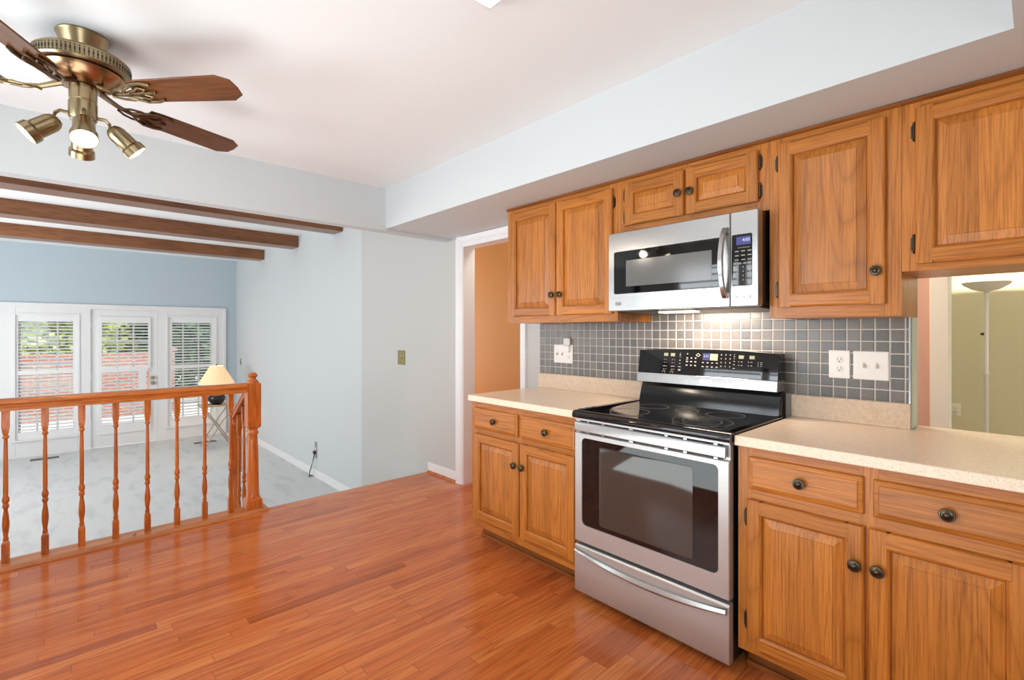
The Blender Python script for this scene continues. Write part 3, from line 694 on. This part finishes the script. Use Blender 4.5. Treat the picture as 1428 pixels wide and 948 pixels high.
p = plate_base('outlet_plate', 'white duplex outlet plate on the tile beside the stove', 'outlet', -.643, -.563, 1.104, 1.227, YT, PLT); duplex(p, -.603, 1.166, YT)
p = plate_base('switch_plate', 'wide white double light switch plate on the tile', 'light switch', -.552, -.427, 1.104, 1.226, YT, PLT); toggle(p, -.512, 1.166, YT, PLT2); toggle(p, -.467, 1.166, YT, PLT2)
p = plate_base('switch_plate', 'white switch and outlet plate on the tile above the counter by the doorway', 'light switch', -2.297, -2.128, 1.096, 1.222, YT, PLT)
toggle(p, -2.263, 1.16, YT, PLT2); toggle(p, -2.216, 1.16, YT, PLT2); duplex(p, -2.160, 1.16, YT)
nl = T('night_light', 'small clear night light plugged in above the white plate', 'night light', (-2.17, YT - .008, 1.19))
slab(MB(), -2.192, -2.146, 1.17, 1.215, YT - .026, YT - .0085, .006).build('plug', PLT, nl)
slab(MB(), -2.198, -2.140, 1.2155, 1.268, YT - .022, YT - .009, .012).build('lens', NIGHT, nl)
p = plate_base('switch_plate', 'small brass light switch plate on the grey wall', 'light switch', -.058, .058, .985, 1.125, 0, plain('olive_brass', (.17, .145, .065, 1), .35, 1)); toggle(p, 0, 1.055, 0, PLT2)
p.location = (-4.305, YW - .0485, .985); p.rotation_euler = (0, 0, math.atan2(YW - YL, 1.12))
p = plate_base('switch_plate', 'small white switch plate on the pale blue wall by the back corner', 'light switch', -9.93, -9.83, .705, .825, YL, IRON); toggle(p, -9.88, .765, YL, DKS)
p = plate_base('outlet_plate', 'grey outlet plate low on the pale blue wall', 'outlet', -6.345, -6.265, -.31, -.10, YL, plain('grey_outlet_plastic', S(150, 152, 152), .4)); duplex(p, -6.305, -.205, YL)
cd = MB(); cd.tube([(-6.30, YL - .02, -.235), (-6.31, YL - .035, -.33), (-6.335, YL - .05, -.42), (-6.37, YL - .06, -.50), (-6.40, YL - .05, -.535), (-6.36, YL - .03, -.54), (-6.33, YL - .05, -.525), (-6.37, YL - .07, -.542)], .006, 8)
cd.box(-6.325, -6.285, YL - .035, YL - .0085, -.250, -.215)
tag(cd.build('power_cord', DKS, org=(-6.34, YL - .04, ZL)), 'dark power cord plugged into the low outlet on the pale blue wall', 'cord')

# ------------------------------------------------------------------ railing
ra = T('stair_railing', 'long level orange oak railing along the edge of the hardwood floor', 'railing', (XE, 0, 0))
XR = -3.918
sh = MB().prism([(XE - .085, .001), (XE - .088, .010), (XE - .080, .021), (XE + .055, .021), (XE + .065, .012), (XE + .068, .001)], lambda p, q, t: (p, t, q), -1.74, 1.115)
sh.prism([(XE - .085, -.03), (XE - .085, .001), (XE - .001, .001), (XE - .001, -.03)], lambda p, q, t: (p, t, q), -1.74, 1.115)
sho = sh.build('nosing', SHOE, ra)
for (px, py) in ((-3.905, .345), (-3.885, .335), (-3.86, 1.085), (-3.905, .965), (-3.875, .945)):
    MB().lathe([(.0075, 0), (.0075, .0008), (0, .0012)], (px, py, .0212), (0, 0, 1), 10).build('screw_hole', DKS, sho)
hr = [(-.030, .868), (-.030, .886), (-.022, .892), (-.022, .898), (-.031, .910), (-.031, .922), (-.024, .934), (0, .938), (.024, .934), (.031, .922), (.031, .910), (.022, .898), (.022, .892), (.030, .886), (.030, .868)]
MB().prism(hr, lambda p, q, t: (XR + p, t, q), -1.74, .985).build('handrail', RY, ra)
def sqring(x, y, h, z): return [(x - h, y - h, z), (x + h, y - h, z), (x + h, y + h, z), (x - h, y + h, z)]
def baluster(parent, x, y, z0, z1, name='baluster', mat=RV):
    H = z1 - z0; s = MB(); h = .0165
    zt = lambda f: z1 - f * H
    s.rings([sqring(x, y, h, zt(0)), sqring(x, y, h, zt(.105)), sqring(x, y, h * .72, zt(.15)), sqring(x, y, .008, zt(.163))])
    s.rings([sqring(x, y, h, z0), sqring(x, y, h, zt(.875)), sqring(x, y, .010, zt(.855))])
    prof = [(.010, .856), (.0135, .845), (.0105, .835), (.0105, .82), (.0155, .77), (.0165, .745), (.014, .70), (.0095, .66), (.009, .648), (.0145, .637), (.0145, .620), (.011, .612), (.0165, .595), (.0155, .578), (.0105, .56), (.0115, .52), (.0105, .35), (.0088, .20), (.0085, .188), (.0145, .178), (.0145, .168), (.009, .160)]
    s.lathe([(r, zt(f)) for r, f in prof], (x, y, 0), (0, 0, 1), 14)
    return s.build(name, mat, parent, ang=40)
for i in range(-10, 7): baluster(ra, XR, .088 + .1595 * (i - 1) + .0, .021, .868)
def newel(parent, x, y, z0, ztop, name='newel_post', mat=RV, h=.0445):
    H = ztop - z0; s = MB(); zt = lambda f: ztop - f * H
    s.rings([sqring(x, y, h * .92, zt(.078)), sqring(x, y, h, zt(.082)), sqring(x, y, h, zt(.395)), sqring(x, y, h * .88, zt(.405)), sqring(x, y, .03, zt(.412))])
    s.lathe([(r, zt(f)) for r, f in [(0, 0), (.018, .003), (.030, .014), (.033, .024), (.028, .034), (.0205, .040), (.021, .048), (.034, .060), (.039, .069), (.039, .0785), (.02, .0785)]], (x, y, 0), (0, 0, 1), 24)
    s.lathe([(r, zt(f)) for r, f in [(.03, .40), (.034, .415), (.030, .425), (.037, .440), (.037, .455), (.030, .465), (.033, .50), (.037, .62), (.040, .78), (.0425, .905), (.046, .912), (.046, .922), (.043, .93), (.0435, .94)]], (x, y, 0), (0, 0, 1), 24)
    s.rings([sqring(x, y, .052, z0), sqring(x, y, .052, z0 + .06), sqring(x, y, .047, z0 + .075), sqring(x, y, .04, z0 + .08)])
    return s.build(name, mat, parent, ang=40)
newel(ra, XR, 1.030, .021, 1.012)
sr = T('stair_handrail', 'short sloping oak handrail going down the steps behind the railing', 'railing', (-4.3, 1.03, ZL))
newel(sr, -4.44, 1.038, ZL, .655, h=.037)
rz = lambda x: .895 + (x - (XR - .05)) * .60
L = []
for x in (XR - .046, -4.402):
    L.append([(x, 1.03 + p, rz(x) + q - .90) for p, q in [(a_, b_ ) for a_, b_ in hr]])
MB().rings(L).build('handrail', RV, sr)
baluster(sr, -4.03, 1.03, -.183, rz(-4.03) - .035); baluster(sr, -4.17, 1.035, -.183, rz(-4.17) - .035); baluster(sr, -4.31, 1.035, -.366, rz(-4.31) - .035); 

# ------------------------------------------------------------------ lamp and tray table in the sunken room
tx, ty = -9.12, 1.86; tz = .135
tt = T('tray_table', 'folding tray table with crossed metal legs under the lamp', 'table', (tx, ty, ZL))
MB().prism(rrect(tx - .19, tx + .19, ty - .24, ty + .24, .03), XY, tz - .022, tz).build('tray_top', IRON, tt, bevel=.004)
for sx in (-.165, .165):
    for sg in (-1, 1):
        MB().tube([(tx + sx + .012 * sg, ty - .21 * sg, ZL + .001), (tx + sx + .012 * sg, ty, ZL + .35), (tx + sx + .012 * sg, ty + .21 * sg, tz - .024)], .0095, 10).build('leg', IRON, tt)
for yy in (-.19, .19): MB().tube([(tx - .175, ty + yy * .6, ZL + .35 - .35 * .6), (tx + .175, ty + yy * .6, ZL + .35 - .35 * .6)], .006, 8).build('crossbar', IRON, tt)
lp_ = T('table_lamp', 'lit table lamp with a cone shade and dark round base', 'lamp', (tx, ty, tz))
MB().lathe([(.07, .001), (.075, .008), (.10, .03), (.128, .075), (.13, .11), (.11, .15), (.06, .175), (.03, .185), (.022, .19)], (tx, ty, tz), (0, 0, 1), 32).build('base', CER, lp_)
MB().lathe([(.008, .19), (.008, .40), (.016, .40), (.016, .44), (.004, .44), (.004, .655)], (tx, ty, tz), (0, 0, 1), 12).build('stem', BRS, lp_)
zs0, zs1 = tz + .335, tz + .62
shd = [(.262, zs0), (.095, zs1), (.092, zs1 - .002), (.258, zs0 + .001)]
s_ = MB(); L = [[(tx + r * math.cos(2 * math.pi * i / 40), ty + r * math.sin(2 * math.pi * i / 40), z) for i in range(40)] for r, z in shd + shd[:1]]
s_.rings(L, False, False).build('lamp_shade', SHADE, lp_)
MB().tube([(tx - .093, ty, zs1 - .004), (tx, ty, zs1 + .002), (tx + .093, ty, zs1 - .004)], .003, 6).build('shade_spider', BRS, lp_)
MB().lathe([(.005, .0), (.010, .006), (.013, .018), (.008, .03), (0, .033)], (tx, ty, zs1 + .004), (0, 0, 1), 14).build('finial', BRZ, lp_)
point('table_lamp_bulb', (tx, ty, tz + .50), 5, (1, .70, .42), .03)
for i, (x0, x1, y0, y1) in enumerate(((-9.97, -9.84, -.34, -.03), (-9.62, -9.50, 1.62, 1.94))):
    v = MB().box(x0, x1, y0, y1, ZL + .0005, ZL + .006)
    vo = tag(v.build('floor_register', REG, org=((x0 + x1) / 2, (y0 + y1) / 2, ZL)), ['brown floor register in the carpet below the window left of the door', 'brown floor register in the carpet under the tray table'][i], 'vent', 'floor registers in the carpet')
    g = MB()
    for k in range(14):
        yy = y0 + .02 + (y1 - y0 - .04) * k / 13; g.box(x0 + .015, x1 - .015, yy - .004, yy + .004, ZL + .0061, ZL + .0066)
    g.build('grille', DKS, vo)

# ------------------------------------------------------------------ ceiling fan
FX, FY = -2.50, .06
fn = T('ceiling_fan', 'antique brass ceiling fan with four wooden blades and spotlights', 'ceiling fan', (FX, FY, ZC))
C0 = (FX, FY, 0)
MB().lathe([(.080, ZC - .0005), (.082, ZC - .006), (.078, ZC - .014), (.069, ZC - .044), (.060, ZC - .060), (.060, ZC - .080)], C0, (0, 0, 1), 40).build('canopy', BRS, fn)
MB().lathe([(.058, 2.364), (.095, 2.367), (.124, 2.365), (.138, 2.360), (.147, 2.352), (.148, 2.346), (.147, 2.316), (.150, 2.311), (.146, 2.304), (.118, 2.302)], C0, (0, 0, 1), 64).build('motor_housing', BRS, fn)
v = MB()
for i in range(72):
    a = 2 * math.pi * i / 72; M = Matrix.Translation((FX, FY, 0)) @ Matrix.Rotation(a, 4, 'Z')
    v.box(.1455, .1484, -.0022, .0022, 2.324, 2.337, M).box(.1455, .1486, -.0022, .0022, 2.341, 2.345, M).box(.1452, .1482, -.0022, .0022, 2.317, 2.320, M)
v.build('vent_slots', SLOT, fn, smooth=False)
MB().lathe([(.118, 2.3025), (.128, 2.299), (.122, 2.286), (.104, 2.268), (.082, 2.256), (.045, 2.253)], C0, (0, 0, 1), 48).build('motor_base', COP, fn)
MB().lathe([(.038, 2.2525), (.043, 2.251), (.043, 2.196), (.041, 2.194), (.041, 2.189), (.044, 2.187), (.044, 2.130), (.040, 2.121), (.024, 2.115), (.010, 2.110), (.005, 2.10), (0, 2.098)], C0, (0, 0, 1), 36).build('switch_housing', BRS, fn)
for j, ang in enumerate((43, 113, 260, 330)):
    RM = Matrix.Translation((FX, FY, 2.225)) @ Matrix.Rotation(R(ang), 4, 'Z') @ Matrix.Rotation(R(-13), 4, 'X')
    o = [(.215, -.052), (.26, -.058), (.575, -.066), (.618, -.040), (.624, 0), (.618, .040), (.575, .066), (.26, .058), (.215, .052)]
    bm = MB().prism(o, lambda p, q, t: (p, q, t), -.003, .003)
    bo = bm.build('blade', BLD, None, bevel=.0015); bo.parent = fn; bo.location = (0, 0, 0)
    bo.matrix_parent_inverse = Matrix.Identity(4); bo.matrix_basis = Matrix.Translation((-FX, -FY, -ZC)) @ RM
    ir = MB()
    ir.tube([(.060, 0, .026), (.12, 0, -.002), (.17, 0, -.012), (.20, 0, -.008)], .008, 8, [.011, .009, .008, .010])
    for sg in (-1, 1):
        ir.tube([(.17, .004 * sg, -.010), (.20, .030 * sg, -.010), (.235, .048 * sg, -.009), (.275, .050 * sg, -.008), (.305, .040 * sg, -.008)], .006, 8)
        ir.tube([(.195, .010 * sg, -.010), (.225, .018 * sg, -.009), (.25, .034 * sg, -.009), (.27, .020 * sg, -.008), (.25, .006 * sg, -.008)], .0045, 8)
        ir.tube([(.12, .006 * sg, -.012), (.15, .026 * sg, -.010), (.185, .034 * sg, -.010), (.21, .030 * sg, -.010)], .0045, 8)
    ir.tube([(.20, 0, -.009), (.30, 0, -.008)], .006, 8)
    for x, yy in ((.235, .045), (.235, -.045), (.29, 0)): ir.lathe([(.008, 0), (.008, .003), (0, .005)], (x, yy, -.010), (0, 0, -1), 10)
    io = ir.build('blade_iron', BRSD if j % 2 else BRS, None); io.parent = fn; io.matrix_basis = bo.matrix_basis.copy()
    WL[bo.name] = WL[io.name] = (FX, FY, ZC)
for ang in (0, 90, 180, 270):
    a = R(ang); dx, dy = math.cos(a), math.sin(a)
    P = lambda r, z: (FX + dx * r, FY + dy * r, z)
    arm = MB().tube([P(.040, 2.140), P(.066, 2.142), P(.078, 2.130), P(.082, 2.112)], .0065, 10).build('lamp_arm', BRS, fn)
    down = {0: -1.5, 90: -.95, 180: -1.25, 270: -.88}[ang]
    ax = Vector((dx, dy, down)).normalized(); base = Vector(P({0: .078, 90: .088, 180: .086, 270: .076}[ang], 2.100 if ang in (0, 270) else 2.110))
    cup = MB().lathe([(.007, -.010), (.019, -.007), (.028, .004), (.033, .018), (.034, .074), (.041, .082), (.042, .108), (.0395, .108), (.0385, .098)], base, ax, 30, False)
    co = cup.build('spot_cup', BRS, arm)
    MB().lathe([(.038, .100), (.034, .106), (.018, .111), (0, .112)], base, ax, 26).build('spot_bulb', BULB, arm)
    l = bpy.data.lights.new('fan_spot_light', 'SPOT'); l.energy = 9; l.color = (1, .84, .64); l.spot_size = R(110); l.spot_blend = .6; l.shadow_soft_size = .03
    lo = bpy.data.objects.new('fan_spot_light', l); COL.objects.link(lo); lo.location = base + ax * .118; lo.rotation_euler = ax.to_track_quat('-Z', 'Y').to_euler()

# kitchen ceiling light: only a corner shows at the top of the frame
cl = T('ceiling_light', 'white boxed ceiling light whose corner shows at the top edge', 'ceiling light', (-.98, .48, ZC))
MB().rings([[(x, y_, z) for x, y_ in ((-1.288 + i_, -.12 + i_), (-.68 - i_, -.12 + i_), (-.68 - i_, 1.086 - i_), (-1.288 + i_, 1.086 - i_))] for i_, z in ((0, ZC - .0005), (0, ZC - .03), (.012, ZC - .034), (.016, ZC - .020), (.03, ZC - .012))], True, True).build('frame', WHT, cl)
MB().rings([[(x, y_, z) for x, y_ in ((-1.27 + i_, -.10 + i_), (-.70 - i_, -.10 + i_), (-.70 - i_, 1.068 - i_), (-1.27 + i_, 1.068 - i_))] for i_, z in ((0, ZC - .019), (.0, ZC - .036), (.03, ZC - .06))]).build('diffuser', DIFF, cl)

# ------------------------------------------------------------------ yellow room floor lamp
lx, ly = -.335, 6.10
fl = T('floor_lamp', 'white torchiere floor lamp against the yellow wall', 'lamp', (lx, ly, 0))
MB().lathe([(.14, .001), (.14, .018), (.12, .028), (.03, .036), (.02, .05)], (lx, ly, 0), (0, 0, 1), 30).build('base', LMPW, fl)
MB().lathe([(.0165, .05), (.0165, .92), (.020, .925), (.020, .945), (.0165, .95), (.0165, 1.60), (.0145, 1.605), (.0145, 1.66), (.03, 1.675)], (lx, ly, 0), (0, 0, 1), 16).build('pole', LMPW, fl)
MB().lathe([(.012, 0), (.012, .02), (.007, .024), (0, .025)], (lx - .015, ly, 1.29), (-1, -.3, 0), 12).build('switch', DKS, fl)
bw = [(.028, 1.672), (.09, 1.690), (.15, 1.728), (.168, 1.752), (.165, 1.754), (.145, 1.735), (.085, 1.700), (.02, 1.684)]
MB().lathe(bw, (lx, ly, 0), (0, 0, 1), 36).build('bowl', LMPW, fl)
point('floor_lamp_bulb', (lx, ly, 1.772), 24, (1, .95, .84), .015)
p = plate_base('outlet_plate', 'cream outlet plate low on the yellow wall behind the counter', 'outlet', -.625, -.545, .47, .59, 6.6, CREAM); duplex(p, -.585, .53, 6.6)
tag(MB().tube([(-.585, 6.575, .51), (-.57, 6.55, .44), (-.53, 6.50, .36), (-.47, 6.42, .26), (-.42, 6.30, .12), (-.40, 6.20, .02)], .004, 8).box(-.60, -.57, 6.568, 6.592, .495, .525).build('power_cord', PLT2, org=(-.5, 6.4, 0)), 'thin pale lamp cord from the outlet on the yellow wall', 'cord')

# ------------------------------------------------------------------ kitchen window behind the camera
o = MB(); Y0, Y1 = -1.84, -1.78
for a_, b_ in ((wx0, wx0 + .05), (wx1 - .05, wx1), ((wx0 + wx1) / 2 - .04, (wx0 + wx1) / 2 + .04)): o.box(a_, b_, Y0, Y1, wz0, wz1)
o.box(wx0, wx1, Y0, Y1, wz0, wz0 + .05).box(wx0, wx1, Y0, Y1, wz1 - .05, wz1)
kw = struct(o.build('window_3', WHT))
MB().box(wx0 + .05, wx1 - .05, -1.812, -1.808, wz0 + .05, wz1 - .05).build('pane', GLS, kw, smooth=False)
l = MB()
for xa, xb in ((wx0 + .06, (wx0 + wx1) / 2 - .05), ((wx0 + wx1) / 2 + .05, wx1 - .06)):
    n = 14
    for i in range(n):
        z = wz0 + .09 + (wz1 - wz0 - .18) * i / (n - 1); M = Matrix.Translation((0, -1.765, z)) @ Matrix.Rotation(R(12), 4, 'X')
        l.prism([(-.03, 0), (0, -.004), (.03, 0), (0, .004)], lambda a_, q, tq: M @ Vector((0, a_, q)) + Vector((tq, 0, 0)), xa, xb)
l.build('louvers', SHUT, kw, smooth=False)

# ------------------------------------------------------------------ garden behind the back windows
struct(MB().box(-26, XB - .15, -12, 12, ZL - .12, ZL - .03).build('ground_patio', PATIO))
struct(MB().box(-14.3, -14.1, -6, 1.55, ZL - .03, .84).build('wall_garden', BRK))
pil = MB().box(-14.42, -13.98, 1.56, 1.98, ZL - .03, .86).box(-14.46, -13.94, 1.52, 2.02, .86, .93)
tag(pil.build('brick_pillar', BRK, org=(-14.2, 1.77, ZL)), 'brick pillar at the end of the garden wall', 'pillar')
def tree(label, x, y, zb, r, h, mat, n, seed):
    rd = random.Random(seed); o = T('garden_tree', label, 'tree', (x, y, ZL - .03), 'trees behind the garden wall')
    MB().tube([(x, y, ZL - .03), (x + .05, y, zb), (x, y, zb + h * .5)], .1, 10, [.14, .10, .05]).build('trunk', BARK, o)
    m = MB()
    for i in range(n):
        d_ = Vector((rd.gauss(0, 1), rd.gauss(0, 1), rd.gauss(0, 1))).normalized() * (rd.random() ** .4)
        c_ = Vector((x + d_.x * r, y + d_.y * r, zb + h * .5 + d_.z * h * .5)); s_ = rd.uniform(.09, .19)
        a_ = Vector((rd.gauss(0, 1), rd.gauss(0, 1), rd.gauss(0, .6))).normalized(); b_ = a_.cross(Vector((rd.gauss(0, 1), rd.gauss(0, 1), rd.gauss(0, 1)))).normalized()
        m.add([c_ - a_ * s_, c_ + b_ * s_ * .5, c_ + a_ * s_, c_ - b_ * s_ * .5], [(0, 1, 2, 3)])
    m.build('foliage', mat, o, smooth=False)
tree('bright yellow-green tree seen through the window left of the door', -17.4, -.6, -.9, 1.85, 4.6, LF1, 4200, 1)
tree('olive green tree seen through the shutters of the door', -22.2, 1.7, -.9, 2.3, 4.8, LF2, 6500, 2)
tree('dark green tree seen through the window right of the door', -17.4, 3.25, -.9, 1.7, 4.6, LF3, 5200, 3)
